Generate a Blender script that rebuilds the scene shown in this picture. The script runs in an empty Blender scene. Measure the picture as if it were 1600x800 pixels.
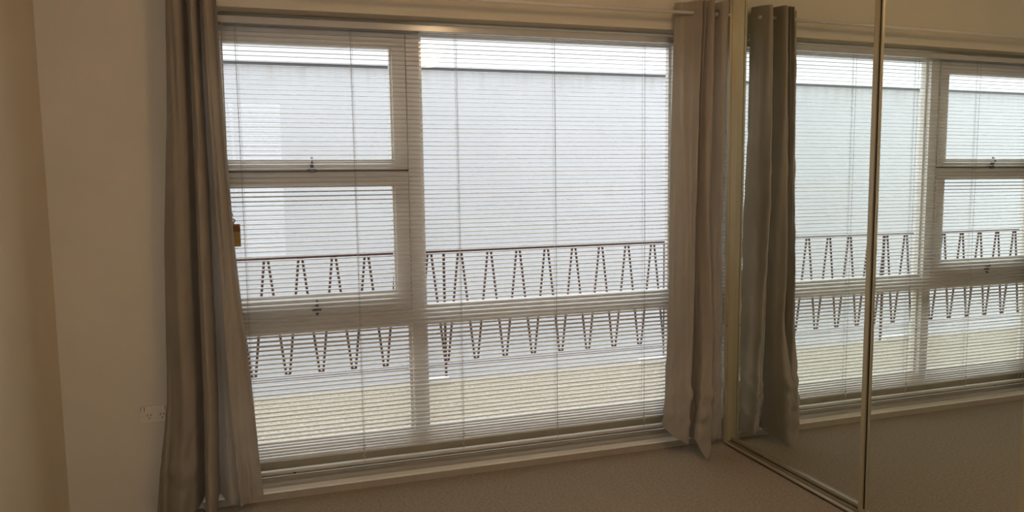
import bpy, bmesh, math, random
from mathutils import Vector, Matrix
rnd = random.Random(7)
C = bpy.context.scene.collection
sc = bpy.context.scene

# ------------------------------------------------------------------ camera
U = 3.6
CAM_Z = .3818 * U
yaw, pitch, roll = -.3108, -.0979, .0139
def rz(a): return Matrix.Rotation(a, 3, 'Z')
R = Matrix.Rotation(yaw, 3, 'Z') @ Matrix.Rotation(pitch, 3, 'X') @ Matrix.Rotation(roll, 3, 'Y')
cam = bpy.data.cameras.new('camera'); cam.sensor_width = 36; cam.lens = 1200.8 / 1600 * 36
cam.clip_start = .02; cam.clip_end = 200
co = bpy.data.objects.new('camera', cam); C.objects.link(co)
right, fwd, up = R.col[0], R.col[1], R.col[2]
m = Matrix((right, up, -fwd)).transposed().to_4x4(); m.translation = Vector((0, -U, CAM_Z))
co.matrix_world = m
sc.camera = co

# ------------------------------------------------------------------ world, exposure
w = bpy.data.worlds.new('overcast_sky'); sc.world = w; w.use_nodes = True
nt = w.node_tree; nt.nodes.clear()
out = nt.nodes.new('ShaderNodeOutputWorld'); bg = nt.nodes.new('ShaderNodeBackground')
tc = nt.nodes.new('ShaderNodeTexCoord'); sep = nt.nodes.new('ShaderNodeSeparateXYZ')
ramp = nt.nodes.new('ShaderNodeValToRGB')
ramp.color_ramp.elements[0].position = 0.0; ramp.color_ramp.elements[0].color = (.96, .97, 1, 1)
ramp.color_ramp.elements[1].position = 1.0; ramp.color_ramp.elements[1].color = (.86, .92, 1, 1)
nt.links.new(tc.outputs['Generated'], sep.inputs[0]); nt.links.new(sep.outputs['Z'], ramp.inputs[0])
nt.links.new(ramp.outputs[0], bg.inputs[0]); bg.inputs[1].default_value = 4.3
nt.links.new(bg.outputs[0], out.inputs[0])
sc.view_settings.view_transform = 'Standard'; sc.view_settings.look = 'None'
sc.view_settings.gamma = 1; sc.view_settings.use_curve_mapping = False
sc.view_settings.exposure = 0.0
LAMP_W = 28.0

# ------------------------------------------------------------------ materials
def mat(name, col, rough=.6, metal=0, noise=0, nscale=20, bump=0, bscale=200, spec=.5, stretch=(1, 1, 1), sheen=0, detail=4):
    M = bpy.data.materials.new(name); M.use_nodes = True
    n = M.node_tree.nodes; l = M.node_tree.links; b = n['Principled BSDF']
    b.inputs['Base Color'].default_value = (*col, 1); b.inputs['Roughness'].default_value = rough
    b.inputs['Metallic'].default_value = metal; b.inputs['Specular IOR Level'].default_value = spec
    if sheen: b.inputs['Sheen Weight'].default_value = sheen
    tcn = n.new('ShaderNodeTexCoord'); mp = n.new('ShaderNodeMapping'); mp.inputs['Scale'].default_value = stretch
    geo = n.new('ShaderNodeNewGeometry'); l.new(geo.outputs['Position'], mp.inputs[0])
    if noise:
        t = n.new('ShaderNodeTexNoise'); t.inputs['Scale'].default_value = nscale; t.inputs['Detail'].default_value = detail
        l.new(mp.outputs[0], t.inputs['Vector'])
        r = n.new('ShaderNodeValToRGB'); r.color_ramp.elements[0].position = .3; r.color_ramp.elements[1].position = .7
        r.color_ramp.elements[0].color = (*[max(0, c * (1 - noise)) for c in col], 1)
        r.color_ramp.elements[1].color = (*[min(1, c * (1 + noise)) for c in col], 1)
        l.new(t.outputs['Fac'], r.inputs[0]); l.new(r.outputs[0], b.inputs['Base Color'])
    if bump:
        t2 = n.new('ShaderNodeTexNoise'); t2.inputs['Scale'].default_value = bscale; t2.inputs['Detail'].default_value = 3
        l.new(mp.outputs[0], t2.inputs['Vector'])
        bp = n.new('ShaderNodeBump'); bp.inputs['Strength'].default_value = bump; bp.inputs['Distance'].default_value = .004
        l.new(t2.outputs['Fac'], bp.inputs['Height']); l.new(bp.outputs[0], b.inputs['Normal'])
    return M
M = {}
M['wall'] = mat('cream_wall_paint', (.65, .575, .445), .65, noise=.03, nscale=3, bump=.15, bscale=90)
M['ceiling'] = mat('ceiling_paint', (.70, .64, .54), .8, noise=.03, nscale=3)
M['carpet'] = mat('taupe_carpet', (.30, .24, .165), .95, noise=.24, nscale=80, bump=1, bscale=260, spec=.1, sheen=.2, detail=10)
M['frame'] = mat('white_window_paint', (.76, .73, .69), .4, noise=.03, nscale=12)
M['sill'] = mat('white_sill_gloss', (.74, .70, .64), .13, noise=.03, nscale=10)
M['nosing'] = mat('white_nosing_gloss', (.90, .87, .80), .15, noise=.02, nscale=10)
M['ledge'] = mat('shaded_ledge_paint', (.42, .38, .32), .4, noise=.05, nscale=10)  # shade under the blind is put into this darker ledge colour
M['board'] = mat('shaded_face_board', (.40, .34, .26), .6, noise=.06, nscale=10)  # front face turned from the window, its shade put into the colour
M['lowframe'] = mat('tan_frame_paint', (.46, .385, .25), .45, noise=.04, nscale=12)  # yellower and darker than the rest of the frame
M['slat'] = mat('blind_slat_enamel', (.64, .61, .55), .35, noise=.02, nscale=30)
M['headrail'] = mat('blind_headrail_enamel', (.56, .53, .48), .16, noise=.02, nscale=30)
M['cord'] = mat('blind_cord', (.42, .40, .37), .8, noise=.05, nscale=200)
M['curtain'] = mat('taupe_curtain_cotton', (.38, .32, .24), .85, noise=.06, nscale=6, bump=.25, bscale=25, spec=.15, sheen=.15)
M['rod'] = mat('white_rod_enamel', (.72, .66, .58), .35, noise=.02, nscale=30)
M['eyelet'] = mat('eyelet_metal', (.30, .27, .24), .35, metal=.9, noise=.05, nscale=60)
M['gold'] = mat('cream_gold_aluminium', (.38, .32, .195), .38, metal=.12, noise=.04, nscale=40, stretch=(1, 1, .1))
M['dark'] = mat('dark_rubber', (.02, .016, .012), .8, noise=.1, nscale=50)
M['latch'] = mat('grey_latch_metal', (.16, .155, .15), .4, metal=.7, noise=.1, nscale=80)
M['plate'] = mat('outlet_plastic', (.70, .61, .48), .35, noise=.02, nscale=60)
M['tag'] = mat('ochre_card_tag', (.36, .24, .07), .6, noise=.2, nscale=60, stretch=(.3, 1, 1))
M['tagtop'] = mat('brown_tag_print', (.20, .085, .03), .6, noise=.15, nscale=90)
M['slab'] = mat('pebbled_concrete', (.26, .215, .14), .6, noise=.5, nscale=55, bump=1.0, bscale=90, detail=6)
M['rail'] = mat('maroon_railing_paint', (.045, .014, .014), .5, noise=.25, nscale=60)
M['whiteout'] = mat('white_outdoor_paint', (.7, .69, .67), .6, noise=.05, nscale=40)
M['nwall'] = mat('white_render_neighbour', (.325, .328, .335), .85, noise=.035, nscale=1.3, bump=.2, bscale=30, detail=8)
M['fascia'] = mat('white_fascia_paint', (.44, .443, .448), .5, noise=.01, nscale=4)
M['flash'] = mat('shadowed_flashing', (.05, .05, .055), .5, noise=.1, nscale=10)  # near black, so the strip carries the shadow line under the fascia
M['ground'] = mat('alley_paving', (.42, .40, .37), .9, noise=.15, nscale=3)
M['facade'] = mat('outer_facade_render', (.62, .60, .56), .85, noise=.05, nscale=4)
# rain streaks under the neighbour's coping, stretched down the wall
def streaks(Mt):
    n = Mt.node_tree.nodes; l = Mt.node_tree.links; b = n['Principled BSDF']
    src = b.inputs['Base Color'].links[0].from_socket
    geo = n.new('ShaderNodeNewGeometry'); mp = n.new('ShaderNodeMapping'); mp.inputs['Scale'].default_value = (9, 1, .25)
    t = n.new('ShaderNodeTexNoise'); t.inputs['Scale'].default_value = 1.2; t.inputs['Detail'].default_value = 6
    l.new(geo.outputs['Position'], mp.inputs[0]); l.new(mp.outputs[0], t.inputs['Vector'])
    s = n.new('ShaderNodeSeparateXYZ'); l.new(geo.outputs['Position'], s.inputs[0])
    mr = n.new('ShaderNodeMapRange'); mr.inputs[1].default_value = 2.45; mr.inputs[2].default_value = 2.78
    l.new(s.outputs['Z'], mr.inputs[0])
    mr2 = n.new('ShaderNodeMapRange'); mr2.inputs[1].default_value = .45; mr2.inputs[2].default_value = .7
    l.new(t.outputs['Fac'], mr2.inputs[0])
    mu = n.new('ShaderNodeMath'); mu.operation = 'MULTIPLY'; l.new(mr.outputs[0], mu.inputs[0]); l.new(mr2.outputs[0], mu.inputs[1])
    mu2 = n.new('ShaderNodeMath'); mu2.operation = 'MULTIPLY'; mu2.inputs[1].default_value = .7; l.new(mu.outputs[0], mu2.inputs[0])
    mx = n.new('ShaderNodeMix'); mx.data_type = 'RGBA'; mx.inputs[7].default_value = (.25, .235, .22, 1)
    l.new(mu2.outputs[0], mx.inputs[0]); l.new(src, mx.inputs[6]); l.new(mx.outputs[2], b.inputs['Base Color'])
streaks(M['nwall'])
def translucent(Mt, f, col):
    n = Mt.node_tree.nodes; l = Mt.node_tree.links; b = n['Principled BSDF']; o = n['Material Output']
    t = n.new('ShaderNodeBsdfTranslucent'); t.inputs[0].default_value = (*col, 1); mx = n.new('ShaderNodeMixShader'); mx.inputs[0].default_value = f
    l.new(b.outputs[0], mx.inputs[1]); l.new(t.outputs[0], mx.inputs[2]); l.new(mx.outputs[0], o.inputs[0])
translucent(M['curtain'], .26, (.50, .43, .36))
def glassmat():
    G = bpy.data.materials.new('window_glass'); G.use_nodes = True
    n = G.node_tree.nodes; l = G.node_tree.links; n.clear()
    o = n.new('ShaderNodeOutputMaterial'); mx = n.new('ShaderNodeMixShader'); t = n.new('ShaderNodeBsdfTransparent'); g = n.new('ShaderNodeBsdfGlossy')
    lw0 = n.new('ShaderNodeLayerWeight'); lw0.inputs[0].default_value = .5
    pw = n.new('ShaderNodeMath'); pw.operation = 'POWER'; pw.inputs[1].default_value = 5; l.new(lw0.outputs['Facing'], pw.inputs[0])
    lw = n.new('ShaderNodeMath'); lw.operation = 'MULTIPLY_ADD'; lw.inputs[1].default_value = .9; lw.inputs[2].default_value = .045
    l.new(pw.outputs[0], lw.inputs[0])
    t.inputs[0].default_value = (.96, .98, .97, 1); g.inputs['Roughness'].default_value = .02
    l.new(lw.outputs[0], mx.inputs[0]); l.new(t.outputs[0], mx.inputs[1]); l.new(g.outputs[0], mx.inputs[2]); l.new(mx.outputs[0], o.inputs[0])
    return G
M['glass'] = glassmat()
def mirrormat():
    G = bpy.data.materials.new('silvered_mirror'); G.use_nodes = True
    b = G.node_tree.nodes['Principled BSDF']; b.inputs['Base Color'].default_value = (.86, .90, .86, 1)
    b.inputs['Metallic'].default_value = 1; b.inputs['Roughness'].default_value = 0.0
    return G
M['mirror'] = mirrormat()
def emit(name, col, s):
    G = bpy.data.materials.new(name); G.use_nodes = True; b = G.node_tree.nodes['Principled BSDF']
    b.inputs['Emission Color'].default_value = (*col, 1); b.inputs['Emission Strength'].default_value = s
    b.inputs['Base Color'].default_value = (.8, .7, .5, 1)
    return G
M['bulb'] = emit('warm_lamp_globe', (1, .67, .38), LAMP_W)

# ------------------------------------------------------------------ builders
def box(bm, x0, x1, y0, y1, z0, z1, bev=0):
    vs = [bm.verts.new((x, y, z)) for x in (x0, x1) for y in (y0, y1) for z in (z0, z1)]
    fs = [(0, 1, 3, 2), (4, 6, 7, 5), (0, 4, 5, 1), (2, 3, 7, 6), (0, 2, 6, 4), (1, 5, 7, 3)]
    ff = [bm.faces.new([vs[i] for i in f]) for f in fs]
    if bev:
        es = list({e for f in ff for e in f.edges})
        bmesh.ops.bevel(bm, geom=es, offset=bev, segments=2, affect='EDGES', profile=.5)
def tube(bm, pts, r, seg=8, caps=True):
    rings = []
    P = [Vector(p) for p in pts]
    for i, p in enumerate(P):
        d = (P[min(i + 1, len(P) - 1)] - P[max(i - 1, 0)]).normalized()
        a = Vector((0, 0, 1)) if abs(d.z) < .9 else Vector((0, 1, 0))
        s = d.cross(a).normalized(); t = s.cross(d).normalized()
        rr = r[i] if isinstance(r, (list, tuple)) else r
        rings.append([bm.verts.new(p + rr * (math.cos(2 * math.pi * k / seg) * s + math.sin(2 * math.pi * k / seg) * t)) for k in range(seg)])
    for a, b in zip(rings, rings[1:]):
        for k in range(seg): bm.faces.new((a[k], a[(k + 1) % seg], b[(k + 1) % seg], b[k]))
    if caps: bm.faces.new(rings[0][::-1]); bm.faces.new(rings[-1])
def torus(bm, c, axis, R_, r, seg=20, s2=8):
    c = Vector(c); axis = Vector(axis).normalized(); a = axis.orthogonal().normalized(); b = axis.cross(a)
    pr = []
    for i in range(seg):
        t = 2 * math.pi * i / seg; d = math.cos(t) * a + math.sin(t) * b
        pr.append([bm.verts.new(c + d * (R_ + r * math.cos(2 * math.pi * k / s2)) + axis * r * math.sin(2 * math.pi * k / s2)) for k in range(s2)])
    for i in range(seg):
        for k in range(s2): bm.faces.new((pr[i][k], pr[(i + 1) % seg][k], pr[(i + 1) % seg][(k + 1) % s2], pr[i][(k + 1) % s2]))
def wpos(o):
    p = Vector(o.location)
    while o.parent: o = o.parent; p += Vector(o.location)
    return p
def obj(name, fill, m, parent=None, smooth=False, label=None, kind=None, origin=None):
    """fill(bm) adds geometry in world coordinates; the mesh gets its own origin."""
    bm = bmesh.new(); fill(bm)
    bmesh.ops.recalc_face_normals(bm, faces=bm.faces)
    if origin is None:
        xs = [v.co for v in bm.verts]
        origin = Vector(((min(v.x for v in xs) + max(v.x for v in xs)) / 2, (min(v.y for v in xs) + max(v.y for v in xs)) / 2, min(v.z for v in xs)))
    origin = Vector(origin)
    for v in bm.verts: v.co -= origin
    me = bpy.data.meshes.new(name); bm.to_mesh(me); bm.free(); me.materials.append(m)
    if smooth:
        for p in me.polygons: p.use_smooth = True
    o = bpy.data.objects.new(name, me); C.objects.link(o)
    if parent: o.parent = parent; o.location = origin - wpos(parent)
    else: o.location = origin
    if label: o['label'] = label
    if kind: o['kind'] = kind
    return o
def thing(name, loc, label, cat, group=None, kind=None):
    o = bpy.data.objects.new(name, None); o.empty_display_size = .1; C.objects.link(o); o.location = loc
    tag(o, label, cat, group, kind); return o
def tag(o, label, cat, group=None, kind=None):
    o['label'] = label; o['category'] = cat
    if group: o['group'] = group
    if kind: o['kind'] = kind
    return o
def B(*a, **k): return lambda bm: box(bm, *a, **k)
def copy(o, parent, loc, label=None):
    c = o.copy(); C.objects.link(c); c.parent = parent; c.location = Vector(loc) - wpos(parent)
    return c

# ------------------------------------------------------------------ room shell
WY = -.18; XL = -.804; XR = 2.95; YB = -4.7; ZC = 2.62
OX0, OX1, OZ1 = -.27, 2.40, 2.098          # window opening in the front wall
SILL = .039
def st(name, fill, m, label, cat, **k):
    o = obj(name, fill, m, **k); return tag(o, label, cat, kind='structure')
st('floor', B(XL - .1, XR, YB - .1, WY + .02, -.12, 0), M['carpet'], 'taupe brown short pile carpet covering the room floor', 'floor')
st('ceiling', B(XL - .1, XR, YB - .1, .12, ZC, ZC + .1), M['ceiling'], 'plain off white ceiling above the whole room', 'ceiling')
st('wall_left', B(XL - .1, XL, YB - .1, WY, 0, ZC), M['wall'], 'plain cream wall at the left edge of the photo', 'wall')
BWX0, BWX1, BWZ0, BWZ1 = -.72, .26, .55, 2.26
def bw(bm):
    box(bm, XL - .1, BWX0, YB - .1, YB, 0, ZC); box(bm, BWX1, XR, YB - .1, YB, 0, ZC)
    box(bm, BWX0, BWX1, YB - .1, YB, 0, BWZ0); box(bm, BWX0, BWX1, YB - .1, YB, BWZ1, ZC)
st('wall_back', bw, M['wall'], 'cream wall with a second window, behind the camera', 'wall')
def fw(bm):
    box(bm, XL - .1, OX0, WY, .12, -.12, ZC)
    box(bm, OX1, XR, WY, .12, -.12, ZC)
    box(bm, OX0, OX1, WY, .12, OZ1, ZC)
    box(bm, OX0, OX1, WY + .001, .12, -.12, .012)
st('wall_front', fw, M['wall'], 'cream wall holding the wide window, with the power outlet at left', 'wall')
def rw(bm):
    box(bm, XR, XR + .1, YB - .1, .12, -.1, ZC)
    box(bm, 2.30, XR, YB, -3.20, 0, ZC)
    box(bm, 2.30, XR, -3.20, WY, 2.36, ZC)
st('wall_right', rw, M['wall'], 'cream wall with a bulkhead above the mirrored wardrobe', 'wall')

# sill board under the window (trim)
def sillf(bm):
    box(bm, OX0 - .03, 2.205, WY - .022, -.150, .031, SILL, bev=.003)
s = obj('trim_1', sillf, M['nosing'])
obj('sill_ledge', B(OX0 + .001, OX1 - .001, -.1495, -.013, .013, SILL - .004), M['ledge'], s); tag(s, 'glossy white sill board on the carpet under the window', 'window sill', kind='structure')

s = obj('baseboard_front', B(OX0 - .03, 2.203, WY - .018, -.136, 0, .031), M['board']); tag(s, 'shade-darkened face board between the carpet and the window sill', 'baseboard', kind='structure')
# ------------------------------------------------------------------ window
win = thing('window_1', (.9, 0, .02), 'wide white painted window of fixed panes and two hinged sashes', 'window', kind='structure')
T0, T1 = .6975, .768                        # transom
M0, M1x = .6515, .7150                      # first mullion
N0, N1 = 2.047, 2.112                       # second mullion, hidden behind the right curtain
HB = 2.058                                  # head underside
FB = .165                                   # bottom rail top
D = .075                                    # frame depth
obj('head_rail', B(OX0 + .002, OX1 - .002, 0, D, HB, OZ1 - .001, bev=.002), M['frame'], win)
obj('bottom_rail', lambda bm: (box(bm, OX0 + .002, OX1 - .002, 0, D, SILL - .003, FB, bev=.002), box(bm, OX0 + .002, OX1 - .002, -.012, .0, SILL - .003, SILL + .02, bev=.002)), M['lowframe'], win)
obj('side_jamb', B(OX0 + .002, -.216, 0, D, FB, HB, bev=.002), M['frame'], win)
obj('side_jamb', B(2.34, OX1 - .002, 0, D, FB, HB, bev=.002), M['frame'], win)
obj('transom', B(-.216, M0, 0, D, T0, T1, bev=.003), M['frame'], win)
obj('transom', B(M1x, N0, 0, D, T0, T1, bev=.003), M['frame'], win)
obj('transom', B(N1, 2.34, 0, D, T0, T1, bev=.003), M['frame'], win)
for a, b in ((M0, M1x), (N0, N1)):
    obj('mullion', lambda bm: box(bm, a, b, -.004, D, FB, HB, bev=.003), M['frame'], win)
def pane(x0, x1, z0, z1, parent, y=.05):
    return obj('glass_pane', lambda bm: bm.faces.new([bm.verts.new(p) for p in ((x0, y, z0), (x1, y, z0), (x1, y, z1), (x0, y, z1))]), M['glass'], parent)
def bead(x0, x1, z0, z1, parent, wd=.018, y0=.022, y1=.052):
    def f(bm):
        box(bm, x0, x1, y0, y1, z1 - wd * .6, z1); box(bm, x0, x1, y0, y1, z0, z0 + wd)
        box(bm, x0, x0 + wd * .8, y0, y1, z0 + wd, z1 - wd * .6); box(bm, x1 - wd * .8, x1, y0, y1, z0 + wd, z1 - wd * .6)
    return obj('glazing_bead', f, M['sill'], parent)
for a, b, c_, d_ in ((M1x, N0, T1, HB), (M1x, N0, FB, T0), (-.216, M0, FB, T0), (N1, 2.34, T1, HB), (N1, 2.34, FB, T0)):
    pane(a, b, c_, d_, win); bead(a, b, c_, d_, win)
# hinged sashes, left section
def sash(z0, z1, gz0, gz1, label):
    x0, x1, gx0, gx1 = -.214, .648, -.152, .584
    def f(bm):
        y0, y1 = -.014, .06
        box(bm, x0, x1, y0, y1, gz1, z1, bev=.003); box(bm, x0, x1, y0, y1, z0, gz0, bev=.003)
        box(bm, x0, gx0, y0, y1, gz0, gz1, bev=.003); box(bm, gx1, x1, y0, y1, gz0, gz1, bev=.003)
    s = obj('sash', f, M['frame'], win, label=label)
    pane(gx0, gx1, gz0, gz1, s, y=.03)
    def fb(bm):
        wd = .009
        box(bm, gx0, gx1, .0, .035, gz1 - wd, gz1); box(bm, gx0, gx1, .0, .035, gz0, gz0 + wd)
        box(bm, gx0, gx0 + wd, .0, .035, gz0 + wd, gz1 - wd); box(bm, gx1 - wd, gx1, .0, .035, gz0 + wd, gz1 - wd)
    obj('glazing_bead', fb, M['sill'], s)
    return s
def latch(x, z, parent, open_ring):
    def f(bm):
        box(bm, x - .02, x + .02, -.020, -.014, z - .012, z + .003, bev=.0015)
        box(bm, x - .0075, x + .0075, -.024, -.014, z - .022, z + .02, bev=.0015)
        tube(bm, [(x, -.022, z + .01), (x, -.034, z + .018), (x - .001, -.040, z + .03), (x + .001, -.032, z + .043), (x, -.02, z + .049)], [.0045, .0048, .005, .0045, .006], 8)
        if not open_ring: tube(bm, [(x, -.022, z - .018), (x, -.030, z - .03)], .004, 8)
    obj('latch', f, M['latch'], parent, label='dark grey metal latch')
up_s = sash(1.432, 2.052, 1.4718, 1.991, 'upper hinged sash')
lo_s = sash(.772, 1.4255, .8549, 1.3649, 'lower hinged sash')
latch(.213, 1.440, up_s, True); latch(.211, .800, lo_s, False)
obj('gap_block_rail', B(-.216, M0, .061, D, 1.39, 1.47), M['frame'], win)  # added behind the sash gap to block daylight leaking through
obj('screw_plug', lambda bm: tube(bm, [(.083, -.016, .047), (.083, -.010, .047)], .006, 10), M['dark'], win, label='small dark plug')

w2 = thing('window_2', (-.23, YB, BWZ0), 'second window in the wall behind the camera, outside the photo', 'window', kind='structure')
def f2(bm):
    for a, b in ((BWX0 + .001, BWX0 + .06), ((BWX0 + BWX1) / 2 - .03, (BWX0 + BWX1) / 2 + .03), (BWX1 - .06, BWX1 - .001)):
        box(bm, a, b, YB - .09, YB - .03, BWZ0 + .001, BWZ1 - .001)
    box(bm, BWX0 + .06, BWX1 - .06, YB - .088, YB - .032, BWZ0 + .001, BWZ0 + .06); box(bm, BWX0 + .06, BWX1 - .06, YB - .088, YB - .032, BWZ1 - .06, BWZ1 - .001)
obj('window_frame', f2, M['frame'], w2)
pane(BWX0 + .06, BWX1 - .06, BWZ0 + .06, BWZ1 - .06, w2, y=YB - .06)
# ------------------------------------------------------------------ venetian blind
PITCH = .02015; SLX0, SLX1 = -.262, 2.385; SY = -.05
blind = thing('venetian_blind', (1.06, SY, SILL), 'off white venetian blind of thin open slats across the whole window', 'blind')
obj('headrail', B(SLX0, SLX1, -.078, -.048, 2.054, 2.084, bev=.002), M['headrail'], blind)
cords = [-.088, .397, .876, 1.364, 1.851, 2.33]
tilt = math.radians(9)
def slat_mesh(seed):
    r = random.Random(seed); bm = bmesh.new(); nx = 24; W = .025
    amp = [r.uniform(-.0008, .0008) for _ in range(6)]; ph = r.uniform(0, 6)
    rows = []
    for i in range(nx + 1):
        x = SLX0 + (SLX1 - SLX0) * i / nx
        dz = .0007 * math.sin(x * 2.1 + ph) * amp[0] / .0008 + .0006 * math.sin(x * 5.3 + ph * 2) * amp[1] / .0008
        row = []
        for k in range(7):
            t = k / 6 - .5; yy = t * W; zz = 0.0028 * (1 - (2 * t) ** 2)
            row.append(bm.verts.new((x - 1.06, yy * math.cos(tilt) - zz * math.sin(tilt), yy * math.sin(tilt) + zz * math.cos(tilt) + dz)))
        rows.append(row)
    for a, b in zip(rows, rows[1:]):
        for k in range(6): bm.faces.new((a[k], b[k], b[k + 1], a[k + 1]))
    me = bpy.data.meshes.new('slat'); bm.to_mesh(me); bm.free(); me.materials.append(M['slat'])
    for p in me.polygons: p.use_smooth = True
    return me
slm = [slat_mesh(i) for i in range(5)]
z = 2.043; zs = []
while z > .190: zs.append(z); z -= PITCH
for dz in (.016, .015, .014, .0135, .013, .013): zs.append(zs[-1] - dz)
for i, z in enumerate(zs):
    o = bpy.data.objects.new('slat', slm[rnd.randrange(5)]); C.objects.link(o); o.parent = blind
    o.location = (0, 0, z - SILL)
    o.rotation_euler = (math.radians(rnd.uniform(-2.0, 2.0) + (8 if z < .185 else 0)), math.radians(rnd.uniform(-.012, .012)), 0)
obj('bottom_bar', B(SLX0, SLX1, -.063, -.037, .064, .079, bev=.003), M['slat'], blind)
for i, cx in enumerate(cords):
    def f(bm):
        for yy in (SY - .0135, SY + .0135):
            tube(bm, [(cx, yy, .07), (cx + .002, yy, 1.0), (cx, yy, 2.056)], .0009, 5)
        tube(bm, [(cx + .008, SY, .07), (cx + .008, SY, 2.056)], .0007, 5)
    obj('ladder_cord', f, M['cord'], blind)
    def g(bm):   # surplus ladder gathered in twists above the bottom bar
        pts = [(cx + .004 * math.sin(k * 1.9), SY - .016 - .003 * math.cos(k * 1.9), .085 + k * .009) for k in range(9)]
        tube(bm, pts, [.0014 if k % 2 else .0026 for k in range(9)], 6)
    obj('twisted_cord', g, M['slat'], blind)
def wand(bm):
    tube(bm, [(-.138, -.10, 2.05), (-.140, -.10, 1.6), (-.142, -.10, 1.30), (-.137, -.102, 1.25)], .0016, 6)
    tube(bm, [(-.138, -.10, 2.05), (-.138, -.07, 2.06)], .0016, 6)
obj('pull_cord', wand, M['cord'], blind)
def knot(bm):
    pts = [(-.137 + .006 * math.sin(k * 1.3) + k * .0016, -.102 + .005 * math.cos(k * 1.3), 1.252 - k * .0052) for k in range(10)]
    tube(bm, pts, [.003 if k % 2 else .0045 for k in range(10)], 8)
obj('cord_knot', knot, M['cord'], blind)
ct = obj('cord_tag', B(-.137, -.101, -.106, -.100, 1.108, 1.205, bev=.0015), M['tag'], blind, label='ochre card tag')
obj('printed_band', B(-.1365, -.1015, -.1068, -.1059, 1.172, 1.199), M['tagtop'], ct)

# ------------------------------------------------------------------ curtain rod and curtains
RY, RZ = -.29, 2.158
rod = thing('curtain_rod', (.8, RY, RZ), 'thin white curtain rod above the window', 'curtain rod')
obj('pole', lambda bm: tube(bm, [(-.42, RY, RZ), (2.19, RY, RZ)], .009, 14), M['rod'], rod, smooth=True)
for bx in (-.40, 2.05):
    obj('bracket', lambda bm: (box(bm, bx - .006, bx + .006, RY, WY, RZ - .02, RZ - .010), box(bm, bx - .015, bx + .015, WY - .004, WY, RZ - .045, RZ + .03, bev=.001)), M['rod'], rod)
def catmull(pts, n):
    P = [Vector((*p, 0)) for p in pts]; P = [P[0] * 2 - P[1]] + P + [P[-1] * 2 - P[-2]]
    outp = []; seg = len(pts) - 1
    for i in range(n + 1):
        u = i / n * seg; k = min(int(u), seg - 1); t = u - k
        a, b, c, d = P[k:k + 4]
        outp.append(.5 * ((2 * b) + (c - a) * t + (2 * a - 5 * b + 4 * c - d) * t * t + (3 * b - a - 3 * c + d) * t ** 3))
    return outp
from mathutils import noise as mn
def curtain_fill(sections, hem, seed, wr=1.0, n=230, rows=110, ztop=2.212):
    def f(bm):
        secs = [(z, catmull(p, n)) for z, p in sections]
        hemc = catmull([(h, 0) for h in hem], n)
        grid = []
        for j in range(rows + 1):
            v = j / rows; row = []
            for i in range(n + 1):
                zb = hemc[i].x; z = ztop + (zb - ztop) * v
                for (za, A), (zc, Bq) in zip(secs, secs[1:]):
                    if z <= za and (z >= zc or zc == secs[-1][0]): break
                t = (za - z) / (za - zc); t = max(0, min(1.05, t)); ts = t * t * (3 - 2 * t) if False else t
                p = A[i].lerp(Bq[i], ts)
                q = Vector((i / n * 6, z * 1.5, seed)); amp = wr * (.3 + .9 * v)
                dy = mn.noise(q * 1.0) * .007 * amp + mn.noise(Vector((i / n * 24 + z * 1.0, z * 1.1, seed + 3))) * .013 * (.5 + amp * .6) + (1 - abs(mn.noise(Vector((i / n * 16 - z * 7, z * 6.0, seed + 13)))) * 4) * .0022 * amp
                dx = mn.noise(q * 1.1 + Vector((9, 9, 9))) * .004 * amp
                # crumpled creases near the hem
                cr = max(0, 1 - abs(z - .22) / .22)
                dy += -abs(mn.noise(Vector((i / n * 9 - z * 9, z * 11, seed + 7)))) * .035 * cr * wr
                row.append(bm.verts.new((p.x + dx, min(p.y + dy, WY - .012), z)))
            grid.append(row)
        for a, b in zip(grid, grid[1:]):
            for k in range(n): bm.faces.new((a[k], a[k + 1], b[k + 1], b[k]))
    return f
def curtain(sections, hem, seed, label, eyes, wr=1.0):
    t = thing('curtain', (sum(p[0] for p in sections[-1][1]) / len(sections[-1][1]), RY, 0), label, 'curtain', 'taupe curtains hanging from the rod')
    o = obj('fabric', curtain_fill(sections, hem, seed, wr), M['curtain'], t, smooth=True)
    for ex in eyes:
        obj('eyelet', lambda bm: torus(bm, (ex, RY, RZ), (1, .35, 0), .019, .0035), M['eyelet'], t, smooth=True)
    return t
topL = [(-.33, -.25), (-.315, -.31), (-.29, -.335), (-.268, -.31), (-.256, -.205), (-.247, -.29), (-.238, -.345), (-.221, -.338), (-.213, -.27), (-.210, -.208), (-.200, -.29), (-.189, -.335), (-.175, -.325), (-.163, -.28), (-.155, -.255), (-.146, -.285)]
def mix(A, Bq, t): return [(a[0] * (1 - t) + b[0] * t, a[1] * (1 - t) + b[1] * t) for a, b in zip(A, Bq)]
botL = [(-.475, -.23), (-.44, -.27), (-.385, -.315), (-.325, -.30), (-.294, -.205), (-.288, -.30), (-.275, -.375), (-.252, -.375), (-.240, -.31), (-.230, -.208), (-.205, -.255), (-.175, -.30), (-.145, -.325), (-.110, -.315), (-.080, -.295), (-.052, -.285)]
midL = [(-.388, -.24), (-.36, -.29), (-.325, -.325), (-.285, -.305), (-.266, -.205), (-.258, -.29), (-.248, -.36), (-.226, -.355), (-.217, -.29), (-.213, -.208), (-.198, -.27), (-.184, -.318), (-.166, -.33), (-.15, -.315), (-.136, -.29), (-.122, -.285)]
midL2 = [(-.408, -.24), (-.385, -.285), (-.345, -.32), (-.30, -.305), (-.278, -.205), (-.270, -.29), (-.260, -.367), (-.236, -.365), (-.222, -.30), (-.216, -.208), (-.20, -.26), (-.182, -.31), (-.158, -.333), (-.132, -.32), (-.105, -.297), (-.079, -.285)]
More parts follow.
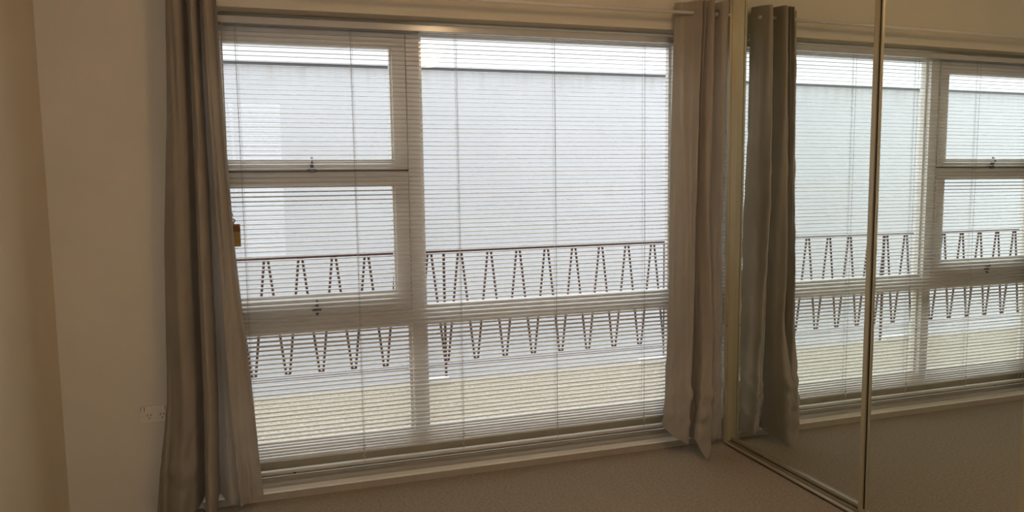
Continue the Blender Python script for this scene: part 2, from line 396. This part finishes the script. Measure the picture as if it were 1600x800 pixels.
curtain([(2.212, topL), (1.65, mix(topL, midL, .36)), (1.15, midL), (.5, midL2), (.02, botL)],
        [.03, .025, .03, .04, .06, .04, .012, .014, .03, .07, .06, .05, .045, .05, .05, .06], 2.3,
        'taupe eyelet curtain bunched at the left end of the window', (-.262, -.218, -.163), 1.4)
topR = [(1.92, -.235), (1.935, -.25), (1.955, -.262), (1.98, -.285), (2.0, -.31), (2.012, -.335), (2.018, -.30), (2.021, -.208), (2.026, -.30), (2.032, -.34), (2.038, -.30), (2.041, -.208), (2.047, -.30), (2.058, -.345), (2.08, -.335), (2.098, -.28), (2.104, -.23), (2.112, -.27), (2.13, -.325), (2.155, -.33), (2.185, -.29), (2.202, -.25)]
midR = [(1.905, -.228), (1.918, -.262), (1.935, -.280), (1.955, -.305), (1.972, -.318), (1.984, -.335), (1.992, -.30), (1.995, -.205), (2.000, -.29), (2.006, -.33), (2.012, -.29), (2.016, -.205), (2.022, -.30), (2.035, -.345), (2.060, -.34), (2.083, -.29), (2.089, -.205), (2.096, -.27), (2.112, -.32), (2.135, -.325), (2.160, -.285), (2.204, -.226)]
lowR = [(1.897, -.220), (1.905, -.258), (1.922, -.288), (1.943, -.308), (1.96, -.33), (1.972, -.34), (1.980, -.30), (1.984, -.205), (1.990, -.29), (1.997, -.325), (2.003, -.29), (2.007, -.205), (2.014, -.30), (2.03, -.355), (2.06, -.36), (2.085, -.31), (2.093, -.205), (2.101, -.265), (2.12, -.30), (2.14, -.305), (2.170, -.285), (2.212, -.224)]
botR = [(1.856, -.235), (1.866, -.275), (1.886, -.305), (1.908, -.325), (1.93, -.34), (1.95, -.335), (1.962, -.29), (1.966, -.205), (1.972, -.27), (1.98, -.30), (1.985, -.27), (1.99, -.23), (1.985, -.31), (1.952, -.385), (2.015, -.410), (2.065, -.37), (2.082, -.25), (2.095, -.24), (2.115, -.26), (2.145, -.275), (2.175, -.275), (2.214, -.224)]
curtain([(2.212, topR), (1.75, mix(topR, midR, .55)), (1.2, midR), (.62, lowR), (.02, botR)],
        [.132, .12, .10, .085, .07, .06, .065, .075, .08, .08, .08, .08, .075, .095, .004, .03, .06, .06, .055, .05, .05, .05], 5.1,
        'taupe eyelet curtain bunched beside the mirrored wardrobe', (1.992, 2.030, 2.052, 2.094, 2.118), 1.7)

# ------------------------------------------------------------------ power outlet
ox0, ox1, oz0, oz1 = -.5245, -.408, .3985, .469
pl = thing('power_outlet', (-.466, WY, .434), 'cream double power outlet low on the wall left of the curtain', 'power outlet')
obj('plate', B(ox0, ox1, WY - .009, WY + .001, oz0, oz1, bev=.002), M['plate'], pl)
for cx in (-.4885, -.4385):
    sk = obj('socket', B(cx - .0165, cx + .0165, WY - .0105, WY - .008, oz0 + .008, oz0 + .042, bev=.001), M['plate'], pl)
    def slots(bm):
        for dx, dz, an in ((-.0065, .006, .5), (.0065, .006, -.5), (0, -.007, 0)):
            p = Vector((cx + dx, 0, oz0 + .026 + dz)); d = Vector((math.sin(an), 0, math.cos(an))) * .0045
            s = Vector((math.cos(an), 0, -math.sin(an))) * .0012
            a = [p - d - s, p - d + s, p + d + s, p + d - s]
            vs = [bm.verts.new((q.x, WY - .0112, q.z)) for q in a] + [bm.verts.new((q.x, WY - .009, q.z)) for q in a]
            bm.faces.new(vs[:4]); bm.faces.new(vs[4:])
            for k in range(4): bm.faces.new((vs[k], vs[(k + 1) % 4], vs[4 + (k + 1) % 4], vs[4 + k]))
    obj('pin_slots', slots, M['dark'], sk)
for cx in (-.512, -.421):
    sw = obj('switch', B(cx - .0055, cx + .0055, WY - .0135, WY - .008, oz1 - .020, oz1 - .006, bev=.001), M['plate'], pl)
    obj('switch_surround', lambda bm: (box(bm, cx - .0075, cx - .0057, WY - .0098, WY - .008, oz1 - .022, oz1 - .004), box(bm, cx + .0057, cx + .0075, WY - .0098, WY - .008, oz1 - .022, oz1 - .004)), M['dark'], pl)

# ------------------------------------------------------------------ mirrored wardrobe
th, tz = .0119, -.0037
nv = Vector((math.cos(th), math.sin(th), tz)).normalized()
MP1, MP2 = .6294 * U, (.6294 - .0052) * U
def PX(Mx, y, z, d=0): return Mx - (y * nv.y + (z - CAM_Z) * nv.z) / nv.x - d
def pbox(bm, Mx, y0, y1, z0, z1, d0, d1):
    """box against the door plane: d = distance in front of the glass, towards the room"""
    vs = [bm.verts.new((PX(Mx, y, z, d), y, z)) for d in (d0, d1) for y in (y0, y1) for z in (z0, z1)]
    for f in [(0, 1, 3, 2), (4, 6, 7, 5), (0, 4, 5, 1), (2, 3, 7, 6), (0, 2, 6, 4), (1, 5, 7, 3)]: bm.faces.new([vs[i] for i in f])
def door(Mx, y0, y1, label, zb=.018, zt=2.31, st0=.012, st1=.03, handle0=False):
    d = thing('mirror_door', (PX(Mx, (y0 + y1) / 2, 0), (y0 + y1) / 2, .016), label, 'wardrobe door', 'sliding mirror doors of the wardrobe')
    obj('mirror_pane', lambda bm: pbox(bm, Mx, y0 + st1 * .4, y1 - st0 * .4, zb + .008, zt - .012, -.005, 0), M['mirror'], d)
    obj('bottom_rail', lambda bm: pbox(bm, Mx, y0, y1, zb, zb + .014, -.008, .0035), M['gold'], d)
    obj('top_rail', lambda bm: pbox(bm, Mx, y0, y1, zt - .02, zt, -.008, .0035), M['gold'], d)
    if handle0:
        h = obj('handle_stile', lambda bm: (pbox(bm, Mx, y1 - .022, y1, zb, zt, -.008, .007), pbox(bm, Mx, y1 - .040, y1 - .034, zb + .014, zt - .02, -.008, .0045)), M['gold'], d)
        obj('finger_groove', lambda bm: pbox(bm, Mx, y1 - .0342, y1 - .0218, zb + .014, zt - .02, -.008, .0008), M['dark'], h)
    else:
        obj('stile', lambda bm: pbox(bm, Mx, y1 - st0, y1, zb, zt, -.008, .0025), M['gold'], d)
    obj('stile', lambda bm: pbox(bm, Mx, y0, y0 + st1, zb, zt, -.008, .006), M['gold'], d)
    return d
door(MP1, -1.19, -.240, 'sliding mirror door next to the window, reflecting the curtain', st0=.003, st1=.02)
door(MP2, -1.864, -1.157, 'middle sliding mirror door with a cream handle stile', handle0=True)
door(MP1, -2.82, -1.84, 'sliding mirror door farthest from the window', st0=.02)
wf = thing('wardrobe_frame', (2.26, -1.5, 0), 'cream metal frame and floor track of the mirrored wardrobe', 'wardrobe')
def jambf(bm):
    box(bm, 2.222, 2.31, -.2445, -.226, 0, 2.34, bev=.001)
    box(bm, 2.2335, 2.2365, -.2475, -.2440, .01, 2.34)
obj('side_jamb', jambf, M['gold'], wf)
obj('side_jamb', B(2.222, 2.30, -3.19, -2.83, 0, 2.34, bev=.001), M['gold'], wf)
def trk(bm):
    y0, y1 = -2.83, -.246
    box(bm, 2.218, 2.310, y0, y1, 0, .006)
    box(bm, 2.218, 2.2225, y0, y1, 0, .013)
    box(bm, 2.2335, 2.2375, y0, y1, .006, .013)
    box(bm, 2.2225, 2.2335, y0, y1, .006, .0115)
    box(bm, 2.2500, 2.2530, y0, y1, .006, .015)
    box(bm, 2.2900, 2.310, y0, y1, .006, .015)
obj('floor_track', trk, M['gold'], wf)
obj('track_groove', B(2.238, 2.2498, -2.83, -.247, .006, .0075), M['dark'], wf)
obj('head_track', B(2.215, 2.31, -2.83, -.247, 2.318, 2.36, bev=.002), M['gold'], wf)
obj('jamb_screw', lambda bm: tube(bm, [(2.228, -.2455, .62), (2.228, -.2442, .62)], .003, 10), M['dark'], wf)
obj('inner_panel', B(2.90, 2.93, -2.83, -.25, .0, 2.34), M['wall'], wf)
obj('inner_panel', B(2.33, 2.93, -3.0, -2.85, .0, 2.34), M['wall'], wf)

# ------------------------------------------------------------------ ceiling lamp behind the camera
lamp = thing('ceiling_lamp', (1.27, -2.43, ZC), 'warm globe lamp hanging from the ceiling, seen only as a reflection', 'lamp')
def sphere(c, r):
    def f(bm): bmesh.ops.create_uvsphere(bm, u_segments=20, v_segments=12, radius=r, matrix=Matrix.Translation(c))
    return f
obj('globe', sphere((1.27, -2.43, ZC - .20), .15), M['bulb'], lamp, smooth=True)
obj('ceiling_rose', lambda bm: (tube(bm, [(1.27, -2.43, ZC), (1.27, -2.43, ZC - .025)], .06, 20), tube(bm, [(1.27, -2.43, ZC - .02), (1.27, -2.43, ZC - .07)], .012, 10)), M['rod'], lamp)


# ------------------------------------------------------------------ outside: slab, railing, neighbour
SZ = -.037; RYo = 1.643; RT = .885; RB = .078
st('trim_2', B(-4.5, 6.2, .12, 1.655, SZ - .16, SZ), M['slab'], 'speckled tan concrete balcony slab outside the window', 'balcony')
pitch_r = .2167; r0 = -.0029
rl = thing('balcony_railing', (1.18, RYo, SZ), 'maroon metal railing with zigzag bars along the balcony edge', 'railing')
X0, X1 = -4.3, 6.0
obj('top_rail', B(X0, X1, RYo - .012, RYo + .012, RT - .004, RT + .010, bev=.002), M['rail'], rl)
obj('bottom_rail', B(X0, X1, RYo - .006, RYo + .006, RB - .003, RB + .004), M['rail'], rl)
def bar(xa, za, xb, zb):
    # flat bar leg with a short foot turned level at each bend
    def f(bm):
        sgn = 1 if xb > xa else -1
        tube(bm, [(xa, 0 + RYo, za), (xa + sgn * .012, RYo, za - .002), (xb - sgn * .012, RYo, zb + .002), (xb, RYo, zb)], .0084, 6)
    return f
b_down = obj('zigzag_bar', bar(0, RT, pitch_r / 2, RB + .028), M['rail'], rl, origin=(0, RYo, RB))
b_up = obj('zigzag_bar', bar(pitch_r, RT, pitch_r / 2, RB + .028), M['rail'], rl, origin=(0, RYo, RB))
i0 = math.floor((X0 - r0) / pitch_r) + 1; i1 = math.floor((X1 - r0) / pitch_r) - 1
first = True
for i in range(i0, i1 + 1):
    for proto in (b_down, b_up):
        if i == i0: proto.location = Vector((r0 + i * pitch_r, RYo, RB)) - wpos(rl)
        else: copy(proto, rl, (r0 + i * pitch_r, RYo, RB))
for px_ in (-4.10, -2.365, -.63, 1.181, 2.918, 4.65):
    p = obj('post', B(px_ - .008, px_ + .008, RYo - .008, RYo + .008, SZ, RT - .004, bev=.001), M['rail'], rl)
    obj('base_plate', lambda bm: (box(bm, px_ - .235, px_ + .012, RYo - .085, RYo - .02, SZ, SZ + .04, bev=.002)), M['whiteout'], p)

bl = thing('neighbour_building', (1, 6, -3.5), 'white rendered wall of the building across the gap', 'building')
def nw(bm): box(bm, -16, 16, 6, 6.3, -3.5, 2.80)
obj('wall', nw, M['nwall'], bl)
obj('fascia', B(-16, 16, 5.93, 6.3, 2.785, 3.75), M['fascia'], bl)
obj('flashing', B(-16, 16, 5.96, 5.999, 2.762, 2.786), M['flash'], bl)
g = obj('ground', B(-16, 16, .12, 6.0, -3.7, -3.5), M['ground']); tag(g, 'paved strip of ground between the two buildings', 'ground', kind='structure')
fc = obj('wall_outside', lambda bm: (box(bm, -6, XL - .1, .02, .12, -3.5, 3.2), box(bm, XR, 7, .121, .2, -3.5, 3.2), box(bm, XL - .1, XR + .0, .02, .119, -3.5, -.121), box(bm, XL - .1, XR, .02, .12, ZC + .1, 3.2)), M['facade'])
tag(fc, 'rendered outer face of this building around the window', 'wall', kind='structure')
